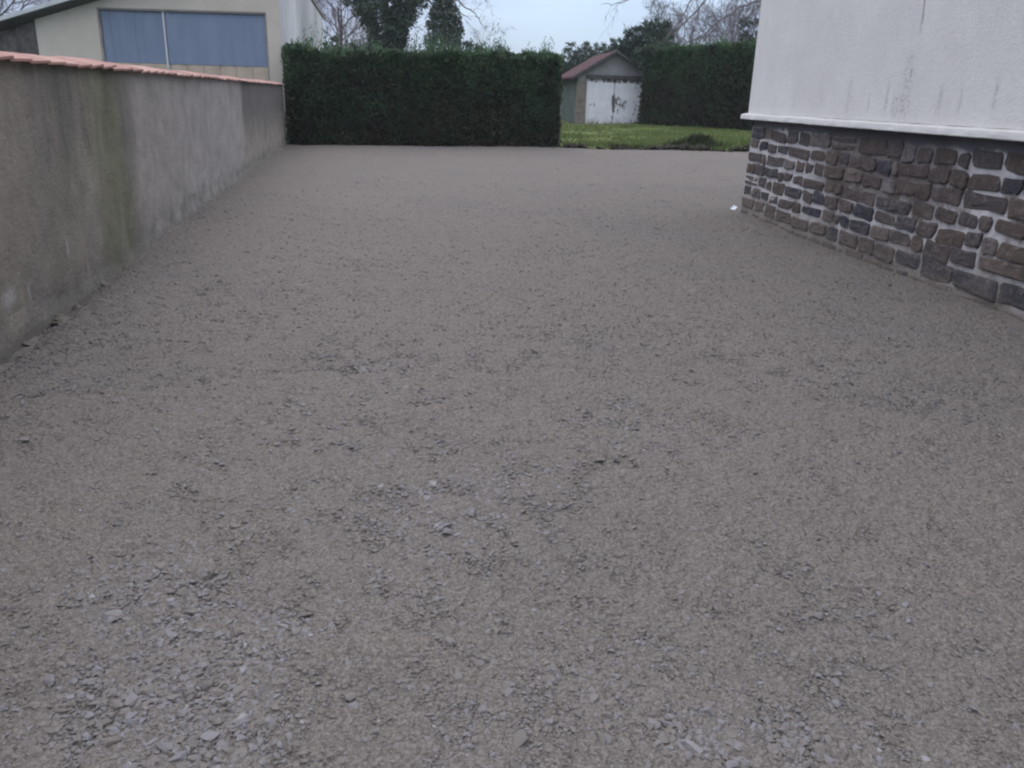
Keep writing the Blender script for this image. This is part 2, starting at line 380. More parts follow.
# --- loose stones on the gravel
def stone_shape(n, k):
    r = np.random.default_rng(k)
    bm = bmesh.new()
    for _ in range(n):
        p = r.normal(size=3); p /= np.linalg.norm(p); p = np.sign(p)*np.abs(p)**.75
        bm.verts.new((p[0]*1.0, p[1]*r.uniform(.62, .82), p[2]*r.uniform(.36, .55)))
    bmesh.ops.convex_hull(bm, input=bm.verts)
    bmesh.ops.delete(bm, geom=[w for w in bm.verts if not w.link_faces], context='VERTS')
    bm.verts.ensure_lookup_table(); bm.verts.index_update()
    v = np.array([w.co[:] for w in bm.verts]); f = np.array([[w.index for w in t.verts] for t in bm.faces])
    bm.free(); return v, f
near_shapes = [stone_shape(13, 100+k) for k in range(18)]
far_shapes = [stone_shape(7, 300+k) for k in range(10)]
PATCH = [(-1.22, 2.19, .13, 1.1), (-.99, 2.1, .12, 1.1), (-1.11, 2.31, .12, 1.), (-.67, 2.02, .10, 1.), (-.74, 1.9, .10, .9), (-.37, 2.83, .17, .9), (-.12, 3.02, .18, .9),
         (-.27, 2.61, .12, .7), (.55, 3.96, .13, 1.1), (.59, 3.48, .11, 1.), (-.71, 1.62, .14, 1.), (-.99, 1.75, .16, .8), (.5, 1.67, .08, .9), (.78, 1.67, .08, .7), (-.33, 2.24, .12, .6),
         (-.87, 3.73, .3, .45), (-1.84, 6.1, .5, .5), (.99, 3.63, .2, .4), (-.6, 4.4, .4, .4), (1.1, 2.3, .2, .35)]
def patch(x, y):
    p = np.clip(.5+1.35*fbm(x*1.1+7, y*1.1, 77, 4), 0, 1)**2.2*.45
    for a, b, s, k in PATCH: p = p + k*np.exp(-((x-a)**2+(y-b)**2)/(2*s*s))
    return p
def scatter(n, r0, r1, size, sig, shapes, mb, pmin, ang=52, seed=1, sink=.25, tilt=.26):
    r_ = np.random.default_rng(seed)
    rad = np.exp(r_.uniform(math.log(r0), math.log(r1), n)) if r1/r0 > 1.5 else r_.uniform(r0, r1, n)
    t = np.radians(r_.uniform(-ang, ang, n))
    x, y = rad*np.sin(t), rad*np.cos(t)
    d = (x - wall_x(0) + math.tan(WA)*y)*math.cos(WA); dh = (x-HX)*math.cos(HB) + (y-HY)*math.sin(HB)
    along = (x-HX)*-math.sin(HB) + (y-HY)*math.cos(HB)
    pp = patch(x, y)
    ok = (r_.random(n) < pmin + (1-pmin)*pp) & (d > .03) & ~((dh > -.02) & (along < .1)) & (y < edge_y(x)-.02)
    x, y, pp = x[ok], y[ok], pp[ok]; n = len(x)
    s = size*np.exp(r_.normal(0, sig, n))*(.85+.35*np.clip(pp, 0, 1)); z = gz(x, y) + s*(sink+r_.uniform(-.2, .2, n))
    yaw = r_.uniform(0, 2*math.pi, n); tx = r_.normal(0, tilt, n); ty = r_.normal(0, tilt, n)
    tone = np.clip(r_.normal(.42, .2, n) + .28*np.clip(pp, 0, 1.2)*r_.random(n), 0, 1)
    which = r_.integers(0, len(shapes), n)
    cyw, syw, cx_, sx, cy_, sy = np.cos(yaw), np.sin(yaw), np.cos(tx), np.sin(tx), np.cos(ty), np.sin(ty)
    for k, (v, f) in enumerate(shapes):
        w = np.where(which == k)[0]
        if not len(w): continue
        V = v[None]*s[w, None, None]
        a0, a1, a2 = V[..., 0], V[..., 1], V[..., 2]
        b1 = a1*cx_[w, None]-a2*sx[w, None]; b2 = a1*sx[w, None]+a2*cx_[w, None]
        c0 = a0*cy_[w, None]+b2*sy[w, None]; c2 = -a0*sy[w, None]+b2*cy_[w, None]
        e0 = c0*cyw[w, None]-b1*syw[w, None]; e1 = c0*syw[w, None]+b1*cyw[w, None]
        V = np.stack([e0+x[w, None], e1+y[w, None], c2+z[w, None]], -1).reshape(-1, 3)
        F = (f[None]+np.arange(len(w))[:, None, None]*len(v)).reshape(-1, 3)
        mb.add(V, F, np.repeat(tone[w], len(v)))
mb = MB()
scatter(62000, 1.0, 5.5, .0082, .36, near_shapes, mb, .055, seed=1, sink=-.02, tilt=.2)
scatter(120000, 1.0, 5.2, .0046, .32, far_shapes, mb, .55, seed=2, sink=-.08)
scatter(26000, 1.0, 5.5, .0088, .30, near_shapes, mb, .65, seed=6, sink=-.36, tilt=.14)
scatter(120000, 4.5, 12, .0088, .38, far_shapes, mb, .45, 46, seed=3, sink=-.02, tilt=.2)
scatter(110000, 10.5, 27, .0125, .35, far_shapes, mb, .55, 42, seed=4, sink=-.2, tilt=.15)
scatter(330, 1.1, 7, .0135, .22, near_shapes, mb, .06, seed=5, sink=-.1, tilt=.2)
tag(mb.build('gravel_stones', M['stone']), kind='stuff', label='loose angular grey stones scattered over the gravel')

# ------------------------------------------------------------------ garden wall with tiled coping
W_END = 25.25
wall = thing('garden_wall', 'long stained grey rendered garden wall with a pink tiled coping, left of the gravel', 'wall', (WX, 0, 0), WA)
S = np.linspace(-7, W_END, 560); Hh = np.linspace(-.4, 1.63, 44)
SS, HH = np.meshgrid(S, Hh, indexing='ij')
dx = .030*fbm(SS*.7, HH*.9, 50, 4) + .010*fbm(SS*5, HH*5, 51, 3) + .03*sstep(.12, -.05, HH + .12*fbm(SS*2, SS*0, 53, 3))
mb = MB()
mb.grid(np.stack([dx, SS, HH], -1), flip=False)
mb.box((-.26, -7, -.4), (-.045, W_END-.003, 1.628))
mb.add([(-.27, W_END, -.4), (dx[-1, 0], W_END, -.4), (dx[-1, -1], W_END, 1.63), (-.27, W_END, 1.63)], [(0, 3, 2, 1)])
mb.build('wall_face', M['wall'], wall, smooth=False)
mb = MB(); r_ = np.random.default_rng(4)
s = -7.
while s < W_END-.1:
    L = .325 + r_.normal(0, .008); u0 = s-.02; u1 = min(s+L+.03, W_END+.03)
    zl = 1.612 + r_.normal(0, .003); lift = .018 + r_.normal(0, .006); o = .055 + r_.normal(0, .006); t = .016
    xs = np.array([o, o*.2, -.14, -.30]); zz = np.array([0., .013, .042, .050])
    lo = np.array([[(x_, u, zl + z_ + lift*k) for x_, z_ in zip(xs, zz)] for k, u in ((0, u0), (1, u1))])
    up = lo + np.array([0, 0, t]); tone = r_.random()
    V = np.concatenate([lo.reshape(-1, 3), up.reshape(-1, 3)])
    F = []
    for j in range(3):
        F += [(j, j+4, j+5, j+1), (8+j, 9+j, 13+j, 12+j), (j, j+1, 9+j, 8+j), (4+j, 12+j, 13+j, 5+j)]
    F += [(0, 8, 12, 4), (3, 7, 15, 11)]
    mb.add(V, F, tone)
    s += L
mb.build('coping', M['tile'], wall)
mb = MB(); S = np.arange(3.2, W_END, .05); pr = np.linspace(0, 1, 7)
SS, PP = np.meshgrid(S, pr, indexing='ij')
wd = np.clip(.07+.16*fbm(SS*1.7, SS*0, 200, 4), .02, .2); ht = np.clip(.035+.13*fbm(SS*2.3, SS*0+5, 201, 4), .0, .12)
ca, sa = math.cos(WA), math.sin(WA)
dd_ = -.02+wd*PP + .02*fbm(SS*9, PP*3, 204, 2); xx = WX - SS*sa + dd_*ca; yy = SS*ca + dd_*sa
mb.grid(np.stack([xx, yy, gz(xx, yy) - .02 + ht*(1-PP**1.5) + .03*fbm(SS*8, PP*4, 202, 3)*(1-PP)], -1), flip=False)
tag(mb.build('soil_crust', M['lump']), kind='stuff', label='uneven crust of old mortar and soil along the foot of the garden wall')
# old mortar and soil lumps caught at the foot of the wall
lumps = [(5.0, .045, .07), (5.5, .055, .085), (5.95, .04, .05), (6.6, .05, .065), (7.3, .04, .05)]
names = ['narrow old mortar lump at the wall foot, nearest the camera', 'largest old mortar lump at the wall foot, second nearest the camera',
         'small mortar lump at the wall foot between the largest lump and the mossy stain', 'little mortar lump at the wall foot just before the green stain',
         'tiny mortar lump lying under the green mossy stain of the wall']
for (s_, d_, r0), lab in zip(lumps, names):
    bm = bmesh.new(); bmesh.ops.create_icosphere(bm, subdivisions=3, radius=1)
    V = np.array([w.co[:] for w in bm.verts]); F = np.array([[w.index for w in f.verts] for f in bm.faces]); bm.free()
    k = 1 + 1.1*fbm(V[:, 0]*1.6+s_*9, V[:, 1]*1.6+V[:, 2]*2.1, 5, 4)
    V = V*k[:, None]*np.array([r0*.62, r0*1.7, r0*.40])
    mb = MB(); mb.add(V, F)
    o = mb.build('mortar_lump', M['lump'])
    px, py = WX - s_*math.sin(WA) + d_*math.cos(WA), s_*math.cos(WA) + d_*math.sin(WA)
    o.location = (px, py, float(gz(px, py)) + r0*.12); o.rotation_euler = (0, 0, WA + r0*7)
    tag(o, lab, 'rubble', 'mortar lumps along the wall foot')

# ------------------------------------------------------------------ house with stone plinth
house = thing('house', 'white rendered house on a dark stone base, right of the gravel', 'house', (HX, HY, 0), HB)
SL = 15.5; DEP = 8.5; EAVE = 5.6
def pface(s_, z_):            # plinth face bulge / batter
    return -.05*np.clip(1-z_/1.28, 0, 1)*np.clip(1.2-s_*.15, 0, 1)
S = np.linspace(-.05, SL, 560); Hh = np.linspace(-.35, 1.30, 46)
SS, HH = np.meshgrid(S, Hh, indexing='ij')
mz = .016*fbm(SS*6, HH*6, 60, 4)
mb = MB()
mb.grid(np.stack([pface(SS, HH)-mz, -SS, HH], -1), mat=0)
mb.add([(-.05, .05, -.35), (DEP, .05, -.35), (DEP, .05, 1.30), (-.02, .05, 1.30)], [(0, 3, 2, 1)], mat=0)
mb.box((.12, -SL, -.35), (DEP-.01, .02, 1.295), mat=0)
r_ = np.random.default_rng(21)
def lay_stone(x0, x1, z0, z1):
    w, h = x1-x0, z1-z0; cx_, cz = (x0+x1)/2, (z0+z1)/2
    n = 12; j_ = lambda a: float(np.clip(r_.normal(0, a), -1.6*a, 1.6*a))
    cu = [r_.uniform(.008, .03) for _ in range(4)]; X_, Z_ = w/2, h/2
    dz = [j_(.010) for _ in range(4)]; dxs = [j_(.010) for _ in range(4)]
    base = [(-X_+cu[0]+dxs[0], -Z_+dz[0]), (j_(w*.1), -Z_+j_(.006)), (X_-cu[1]+dxs[1], -Z_+dz[1]), (X_+dxs[1], -Z_+cu[1]+dz[1]), (X_+j_(.008), j_(h*.1)),
            (X_+dxs[2], Z_-cu[2]+dz[2]), (X_-cu[2]+dxs[2], Z_+dz[2]), (j_(w*.1), Z_+j_(.006)), (-X_+cu[3]+dxs[3], Z_+dz[3]), (-X_+dxs[3], Z_-cu[3]+dz[3]), (-X_+j_(.008), j_(h*.1)), (-X_+dxs[0], -Z_+cu[0]+dz[0])]
    base = np.array(base)
    dep = r_.uniform(.008, .026)
    rings = []
    for f, d in ((1.03, -.03), (1., dep*.55), (.95, dep*.95), (.74, dep*1.1), (.38, dep*1.1)):
        p = base*f
        xs, zs = cx_+p[:, 0], cz+p[:, 1]
        dd = d + (.014*fbm(xs*11, zs*11, 71, 3) if d > 0 else 0)
        rings.append(np.stack([pface(xs, zs)-dd, -xs, zs], -1))
    V = np.concatenate(rings + [np.array([[float(pface(cx_, cz))-dep*1.2, -cx_, cz]])])
    F4 = []
    for a in range(4):
        for k in range(n):
            F4.append((a*n+k, a*n+(k+1) % n, (a+1)*n+(k+1) % n, (a+1)*n+k))
    tone = float(np.clip(r_.normal(.46, .27), 0, 1))
    mb.add(V, np.array(F4), tone, 1)
    mb.f.append((np.array([(4*n+k, 4*n+(k+1) % n, 5*n) for k in range(n)]) + mb.n - len(V), 1))
z = -.14; row = 0
while z < 1.17:
    h = r_.uniform(.145, .195)
    if z + h > 1.12: h = 1.205 - z
    if h < .08: break
    x_ = -.045; first = True
    while x_ < SL-.3:
        w = float(np.clip(r_.lognormal(math.log(.36), .36), .14, .70))
        w = max(w, h*.85)
        if first: w = .52 if row % 2 else .34; first = False
        wav = .03*float(fbm(x_*.55, row*.0+3, 81, 3)) + .006*r_.normal()
        gap = r_.uniform(.034, .056) if x_ < 2.6 + .5*r_.normal() else r_.uniform(.024, .048)
        if h > .15 and r_.random() < .05:
            lay_stone(x_+gap/2, x_+w-gap/2, z+wav+gap/2, z+h*.5+wav-gap/3); lay_stone(x_+gap/2, x_+w*.96-gap/2, z+h*.5+wav+gap/3, z+h+wav-gap/2)
        else:
            up = min(z+h+wav-gap/2 + r_.uniform(-.012, .012), 1.225)
            lay_stone(x_+gap/2, x_+w-gap/2, z+wav+gap/2 + r_.uniform(-.01, .01), up)
        x_ += w
    z += h; row += 1
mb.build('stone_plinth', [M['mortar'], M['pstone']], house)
# rendered wall over the plinth
mb = MB()
S = np.linspace(-.20, SL+.2, 200); Hh = np.linspace(1.375, EAVE, 60)
SS, HH = np.meshgrid(S, Hh, indexing='ij')
bx = -.052 + .012*fbm(SS*.5, HH*.6, 90, 3)
ex = np.clip((-SS)/.2, 0, 1)
mb.grid(np.stack([bx, -SS, HH], -1))
mb.add([(bx[0, 0], .20, 1.375), (DEP+.05, .20, 1.375), (DEP+.05, .20, EAVE), (bx[0, -1], .20, EAVE)], [(0, 3, 2, 1)])
mb.box((.0, -SL-.2, 1.375), (DEP+.05, .19, EAVE))
mb.build('wall', M['house'], house)
mb = MB()
S = np.r_[np.arange(-.27, SL+.28, .045)]
pr = np.array([(.09, 1.292), (-.06, 1.291), (-.128, 1.292), (-.136, 1.300), (-.133, 1.328), (-.128, 1.352), (-.118, 1.360), (-.052, 1.372), (.09, 1.376)])
k = len(pr); G0 = np.zeros((len(S), k, 3))
for m_, (a, b) in enumerate(pr):
    edge = 1. if 1 < m_ < 8 else 0.
    G0[:, m_] = np.stack([a + edge*(  .006*fbm(S*7, S*0+m_*.7, 44, 4) + .003*fbm(S*1.1, S*0, 45, 2)), -S, b + (.005*fbm(S*8, S*0+m_*.7, 46, 3) + .003*fbm(S*.8, S*0, 47, 2) if a < 0 else 0*S)], -1)
mb.grid(G0, flip=True); mb.add(G0[0], [tuple(range(k))]); mb.add(G0[-1], [tuple(range(k-1, -1, -1))])
mb.box((.094, .10, 1.293), (DEP+.1, .268, 1.379))
mb.build('ledge', M['ledge'], house)
mb = MB()
e = .45; x0, x1, y0, y1 = -.05-e, DEP+.05+e, -SL-.2-e, .2+e
rx = (x0+x1)/2; rh = EAVE+3.4
mb.add([(x0,y0,EAVE),(x1,y0,EAVE),(x1,y1,EAVE),(x0,y1,EAVE)], [(0,3,2,1)])
mb.add([(x0,y0,EAVE+.12),(x1,y0,EAVE+.12),(x1,y1,EAVE+.12),(x0,y1,EAVE+.12),(rx,y0+4,rh),(rx,y1-4,rh)], [(0,4,5,3),(1,2,5,4)])
k = mb.n-6; mb.f.append((np.array([(0,1,4),(2,3,5)])+k, 0))
mb.add([(x0,y0,EAVE),(x1,y0,EAVE),(x1,y1,EAVE),(x0,y1,EAVE),(x0,y0,EAVE+.12),(x1,y0,EAVE+.12),(x1,y1,EAVE+.12),(x0,y1,EAVE+.12)], [(0,1,5,4),(1,2,6,5),(2,3,7,6),(3,0,4,7)])
mb.build('roof', M['slate'], house)
# scrap of paper by the corner
mb = MB()
u = np.linspace(-1, 1, 9); U, V_ = np.meshgrid(u, u, indexing='ij')
zz = .022*fbm(U*2.3, V_*2.3, 12, 3) + .035*np.abs(U)**2 + .03*(V_ < 0)*np.abs(V_)
top = np.stack([U*.046, V_*.036, zz*.8], -1)
mb.grid(top); mb.grid(top-np.array([0, 0, .002]), flip=True)
o = mb.build('paper_scrap', M['paper'], smooth=False); o.location = (3.22, 12.62, float(gz(3.22, 12.62))+.022); o.rotation_euler = (.5, -.5, .6)
tag(o, 'small crumpled white paper scrap at the corner of the stone plinth', 'litter')

# ------------------------------------------------------------------ barn behind the wall
BX, BY = -6.85, 25.4
barn = thing('barn', 'beige rendered barn with a wide blue sheet opening, rising behind the garden wall', 'barn', (BX, BY, 0), 0)
def roof_z(x, y): return 5.21 + .29*x - .25*y          # local coordinates, x to the right, y away
BL = -6.95; BD = 5.4; LX = -12.5
def wallpoly(x0, x1, holes=None): ...
mb = MB()
# front wall round the opening (opening x -4.98..-.40, z 1.55..3.53)
O0, O1, OZ0, OZ1 = -5.16, -.38, 1.30, 3.53
mb.prism([(BL, -.4), (O0, -.4), (O0, roof_z(O0, 0)-.03), (BL, roof_z(BL, 0)-.03)], 0, .25)
mb.prism([(O1, -.4), (0, -.4), (0, roof_z(0, 0)-.03), (O1, roof_z(O1, 0)-.03)], 0, .25)
mb.prism([(O0, OZ1), (O1, OZ1), (O1, roof_z(O1, 0)-.03), (O0, roof_z(O0, 0)-.03)], 0, .25)
mb.prism([(O0, -.4), (O1, -.4), (O1, OZ0), (O0, OZ0)], 0, .25)
mb.build('front_wall', M['barn'], barn)
mb = MB()
v = [(.004, .002, -.4), (.004, BD, -.4), (.004, BD, roof_z(0, BD)-.03), (.004, .002, roof_z(0, 0)-.03)]
v2 = [(-.24, y_, z_) for _, y_, z_ in v]
mb.add(v+v2, [(0,1,2,3),(4,7,6,5),(0,4,5,1),(1,5,6,2),(2,6,7,3),(3,7,4,0)])
mb.build('side_wall', M['barnside'], barn)
mb = MB()
mb.box((LX, BD-.2, -.4), (-.25, BD, .6)); 
mb.add([(LX, BD-.1, .5), (-.25, BD-.1, .5), (-.25, BD-.1, roof_z(-.25, BD)-.04), (LX, BD-.1, roof_z(LX, BD)-.04)], [(0,1,2,3)])
mb.build('back_wall', M['barn'], barn)
mb = MB()
mb.prism([(LX, -.4), (BL-.003, -.4), (BL-.003, roof_z(BL, .1)-.04), (LX, max(.3, roof_z(LX, .1)-.04))], .06, .4)
mb.build('stone_wall', M['darkstone'], barn)
# blue sheets with ribs, post, frame and the beige board under them
def ribbed(x0, x1, z0, z1, y_, pitch, amp, mb, tone=.5):
    n = int((x1-x0)/pitch*6); xs = np.linspace(x0, x1, n)
    ph = ((xs-x0)/pitch) % 1
    yy = y_ - amp*((ph > .1) & (ph < .22))
    P = np.stack([np.stack([xs, yy, np.full(n, z0)], -1), np.stack([xs, yy, np.full(n, z1)], -1)], 1)
    mb.grid(P, tone)
mb = MB(); ribbed(O0+.05, -3.36, 2.10, OZ1-.05, .10, .23, .018, mb); mb.box((O0+.05, .11, 2.10), (-3.36, .14, OZ1-.05)); 
mb.build('blue_sheet', M['blue'], barn)
mb = MB(); ribbed(-3.28, O1-.05, 2.10, OZ1-.05, .09, .36, .018, mb); mb.box((-3.28, .10, 2.10), (O1-.05, .14, OZ1-.05))
mb.build('blue_sheet', M['blue'], barn)
mb = MB(); mb.box((-3.345, .06, 1.95), (-3.295, .16, OZ1-.04)); mb.build('post', M['pole'], barn)
mb = MB()
for k in range(10):
    x0 = O0+.05 + k*.468; mb.box((x0, .10, OZ0), (x0+.456, .15, 2.095), random.random())
mb.build('board_panel', M['board'], barn)
mb = MB()
mb.box((O0, .02, OZ0), (O0+.05, .18, OZ1)); mb.box((O1-.05, .02, OZ0), (O1, .18, OZ1)); mb.box((O0+.05, .021, OZ1-.045), (O1-.05, .18, OZ1))
mb.build('opening_frame', M['frame'], barn)
# roof, dark soffit, pale verge
def slab(x0, x1, y0, y1, dz0, dz1, mb):
    c = [(x0, y0), (x1, y0), (x1, y1), (x0, y1)]
    v = [(x_, y_, roof_z(x_, y_)+dz0) for x_, y_ in c] + [(x_, y_, roof_z(x_, y_)+dz1) for x_, y_ in c]
    mb.add(v, [(0,3,2,1),(4,5,6,7),(0,1,5,4),(1,2,6,5),(2,3,7,6),(3,0,4,7)])
mb = MB(); slab(LX-.3, .03, -.36, BD+.2, .04, .10, mb); roof = mb.build('roof', M['fibre'], barn)
mb = MB(); slab(LX-.3, -.01, -.345, BD-.1, -.02, .037, mb); mb.build('soffit', M['soffit'], roof)
mb = MB(); slab(LX-.3, .035, -.40, -.363, .0, .108, mb); mb.build('verge_strip', M['fascia'], roof)

# ------------------------------------------------------------------ foliage helpers
def leaves(P, D, L, W, mb, tone, r_, fold=.25):
    """diamond leaves at P pointing along D"""
    n = len(P)
    D = D/np.linalg.norm(D, axis=1)[:, None]
    R_ = r_.normal(size=(n, 3)); U = np.cross(D, R_); U /= np.linalg.norm(U, axis=1)[:, None]+1e-9
    N = np.cross(D, U)
    L = np.broadcast_to(L, (n,))[:, None]; W = np.broadcast_to(W, (n,))[:, None]
    V = np.stack([P, P + D*L*.45 + U*W + N*W*fold, P + D*L, P + D*L*.45 - U*W + N*W*fold], 1).reshape(-1, 3)
    F = np.arange(4*n).reshape(n, 4)
    mb.add(V, F, np.repeat(tone, 4))

def hedge(name, label, A, B, depth, height, n, leaf, mat, seed, lean=0.0, zbase=None, shoots=.22, group='clipped hedges'):
    r_ = np.random.default_rng(seed)
    A = np.array(A, float); B = np.array(B, float); Lh = float(np.linalg.norm(B-A)); ang = math.atan2(B[1]-A[1], B[0]-A[0])
    t = thing(name, label, 'hedge', (A[0], A[1], 0), ang, group)
    ca, sa = math.cos(ang), math.sin(ang)
    def gl(x_): return ramp0(A[0]+x_*ca, A[1]+x_*sa)
    def face(x_, z_): return .20*fbm(x_*1.3, z_*.7, seed, 4) + .12*fbm(x_*4, z_*3, seed+3, 2) - .06*np.clip(z_-.3, 0, 3)*0
    def topz(x_): return height + .17*fbm(x_*.55, x_*0+2, seed+5, 3) + .05*fbm(x_*3, x_*0, seed+6, 2)
    mb = MB()
    xs = np.linspace(.12, Lh-.12, 120); zs = np.linspace(0, 1, 30)
    XX, ZZ = np.meshgrid(xs, zs, indexing='ij')
    zz = gl(XX) - .05 + (topz(XX)-.12+.05)*ZZ
    f = np.stack([XX, .16+face(XX, zz), zz], -1); bk = np.stack([XX, depth-.16-face(XX+9, zz), zz], -1)
    mb.grid(f); mb.grid(bk, flip=True)
    mb.grid(np.stack([f[:, -1], bk[:, -1]], 1)); mb.grid(np.stack([bk[0], f[0]], 0)); mb.grid(np.stack([f[-1], bk[-1]], 0))
    mb.build('stem_mass', M['core'], t)
    # sprays: front, back, top, ends
    mb = MB()
    def put(x_, y_, z_, nx, ny, up, k=1., toneb=0.):
        m = len(x_)
        D = np.stack([nx + r_.normal(0, .45, m), ny + r_.normal(0, .45, m), up + r_.normal(0, .4, m)], -1)
        L = leaf*r_.uniform(.6, 1.5, m)*k
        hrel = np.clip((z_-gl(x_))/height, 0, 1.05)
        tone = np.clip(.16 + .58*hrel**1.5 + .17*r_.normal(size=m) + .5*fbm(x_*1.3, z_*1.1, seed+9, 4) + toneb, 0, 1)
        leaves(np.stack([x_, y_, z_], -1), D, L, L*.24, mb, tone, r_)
    a = height*Lh; tot = 2.0*a + depth*Lh + 2*depth*height
    m = int(n*1.35*a/tot); x_ = r_.uniform(0, Lh, m); z_ = gl(x_) + r_.random(m)**.92*topz(x_)
    put(x_, face(x_, z_) + np.abs(r_.normal(0, .07, m)), z_, 0, -.75, .55)
    m = int(n*.65*a/tot); x_ = r_.uniform(0, Lh, m); z_ = gl(x_) + r_.random(m)*topz(x_)
    put(x_, depth-face(x_+9, z_) - np.abs(r_.normal(0, .07, m)), z_, 0, .75, .55)
    m = int(n*1.5*depth*Lh/tot); x_ = r_.uniform(0, Lh, m); y_ = r_.uniform(0, depth, m)
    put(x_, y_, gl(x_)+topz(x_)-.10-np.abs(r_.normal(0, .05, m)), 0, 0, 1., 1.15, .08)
    for e in (0, 1):
        m = int(n*1.2*depth*height/tot); y_ = r_.uniform(0, depth, m); z_ = r_.random(m)*height
        xo = face(y_+5, z_)+np.abs(r_.normal(0, .06, m)); x_ = xo if e == 0 else Lh-xo
        put(x_, y_, z_+gl(x_), -.75 if e == 0 else .75, 0, .55)
    # tips standing above the clipped top, in clumps
    m = int(Lh*58); cx_ = r_.uniform(.05, Lh-.05, m); cy = r_.uniform(.05, depth-.05, m)
    hh = shoots*np.clip(.42 + 2.2*fbm(cx_*2.1, cy*1.2, seed+12, 3), .06, 1.5)*r_.uniform(.5, 1.25, m)
    for k in range(9):
        f_ = k/8; 
        D = np.stack([r_.normal(0, .5, m), r_.normal(0, .5, m), np.full(m, .9)], -1)
        Pp = np.stack([cx_+r_.normal(0, .02, m), cy+r_.normal(0, .02, m), gl(cx_)+topz(cx_)-.12+hh*f_*1.15], -1)
        L = leaf*(1.5-.7*f_)*r_.uniform(.7, 1.2, m)
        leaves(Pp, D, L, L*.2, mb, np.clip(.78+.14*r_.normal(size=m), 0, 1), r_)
    mb.build('foliage', mat, t)
    return t

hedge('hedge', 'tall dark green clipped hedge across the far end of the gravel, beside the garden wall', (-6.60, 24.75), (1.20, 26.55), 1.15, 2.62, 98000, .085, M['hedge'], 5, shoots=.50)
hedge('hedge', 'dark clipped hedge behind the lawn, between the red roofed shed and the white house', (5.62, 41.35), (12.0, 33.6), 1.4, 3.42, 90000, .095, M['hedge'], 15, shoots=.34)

# ------------------------------------------------------------------ shed with the white doors
SX, SY, SZ = 2.68, 42.0, .28
shed = thing('shed', 'small grey shed with red tiled roof and peeling white double doors, beyond the lawn', 'shed', (SX, SY, SZ-.04), math.radians(6))
SW = 3.5; AP = SW/2; SE = 2.36; SA = 3.40; SD = 5.2
D0, D1, DT = .44, 3.16, 2.20
mb = MB()
mb.prism([(.0, 2.05), (D0, 2.05), (D0, SE+.25), (.0, SE)], .0, .2)
mb.prism([(D1, -.3), (SW, -.3), (SW, SE), (D1, SE+.35)], 0, .2)
mb.prism([(D0, DT+.16), (D1, DT+.16), (D1, SE+.35), (AP, SA), (D0, SE+.25)], 0, .2)
mb.box((0, SD-.2, -.3), (SW, SD, SE)); mb.box((SW-.2, .201, -.3), (SW, SD-.2, SE)); 
mb.prism([(0, SE), (SW, SE), (AP, SA)], SD-.2, SD)
wl = mb.build('wall', M['concrete'], shed)
mb = MB(); mb.box((0.002, .201, -.3), (.2, SD-.2, SE)); mb.build('side_wall', M['greenwall'], shed)
mb = MB()
for k in range(30):
    z0 = -.3 + k*.078; off = (k % 2)*.012; mb.box((-.02+off*.3, -.035-off*.3, z0), (.43-off, .19, z0+.068), r_.random())
mb.box((-.012, -.025, -.3), (.425, .18, 2.03)); mb.build('pillar', M['brick'], shed)
mb = MB(); mb.box((D0-.05, -.045, DT-.02), (D1+.08, .15, DT+.158)); mb.build('dark_strip', M['dark_strip'], shed)  # dark strip over the doors, paints in the shadow of the lintel
mid = D0+1.36
for x0, x1 in ((D0+.01, mid-.012), (mid+.012, D1-.01)):
    mb = MB(); x_ = x0
    while x_ < x1-.02:
        w = min(.147, x1-x_); mb.box((x_, .05+random.uniform(0, .008), .06), (x_+w-.006, .10, DT-.03)); x_ += w
    mb.box((x0, .065, .07), (x1, .09, DT-.04))
    leaf = mb.build('door', M['door'], shed)
    leaf.location = (0, 0, 0)
# the door's flake map runs over both leaves: object space starts at the left jamb
for ch in shed.children:
    if ch.name.startswith('door'):
        for vv in ch.data.vertices: vv.co.x -= D0
        ch.location.x = D0
mb = MB()
ov = .10; yf, yb = -.22, SD+.2
sl = (SA-SE)/AP
def roofside(sgn):
    xs = np.linspace(0, AP+.28, 9)
    rows = []
    for k, xx in enumerate(xs):
        zz = SA+.05-sl*xx + (.018 if k % 2 else 0)
        rows.append([(AP+sgn*xx, yf, zz), (AP+sgn*xx, yb, zz)])
    P = np.array(rows); lo = P - np.array([0, 0, .10])
    mb.grid(P, flip=sgn > 0); mb.grid(lo, flip=sgn < 0)
    mb.grid(np.stack([P[:, 0], lo[:, 0]], 1)); mb.grid(np.stack([P[:, 1], lo[:, 1]], 1)); mb.grid(np.stack([P[-1], lo[-1]], 0))
roofside(-1); roofside(1)
rf = mb.build('roof', M['red'], shed)
mb = MB()
for sgn in (-1, 1):
    p = [(AP, SA+.075), (AP+sgn*(AP+.30), SE-.30*sl+.075), (AP+sgn*(AP+.30), SE-.30*sl-.06), (AP, SA-.06)]
    mb.prism(p if sgn > 0 else p[::-1], yf-.045 if sgn > 0 else yf-.043, yf-.003)
mb.build('bargeboard', M['dark_strip'], rf)

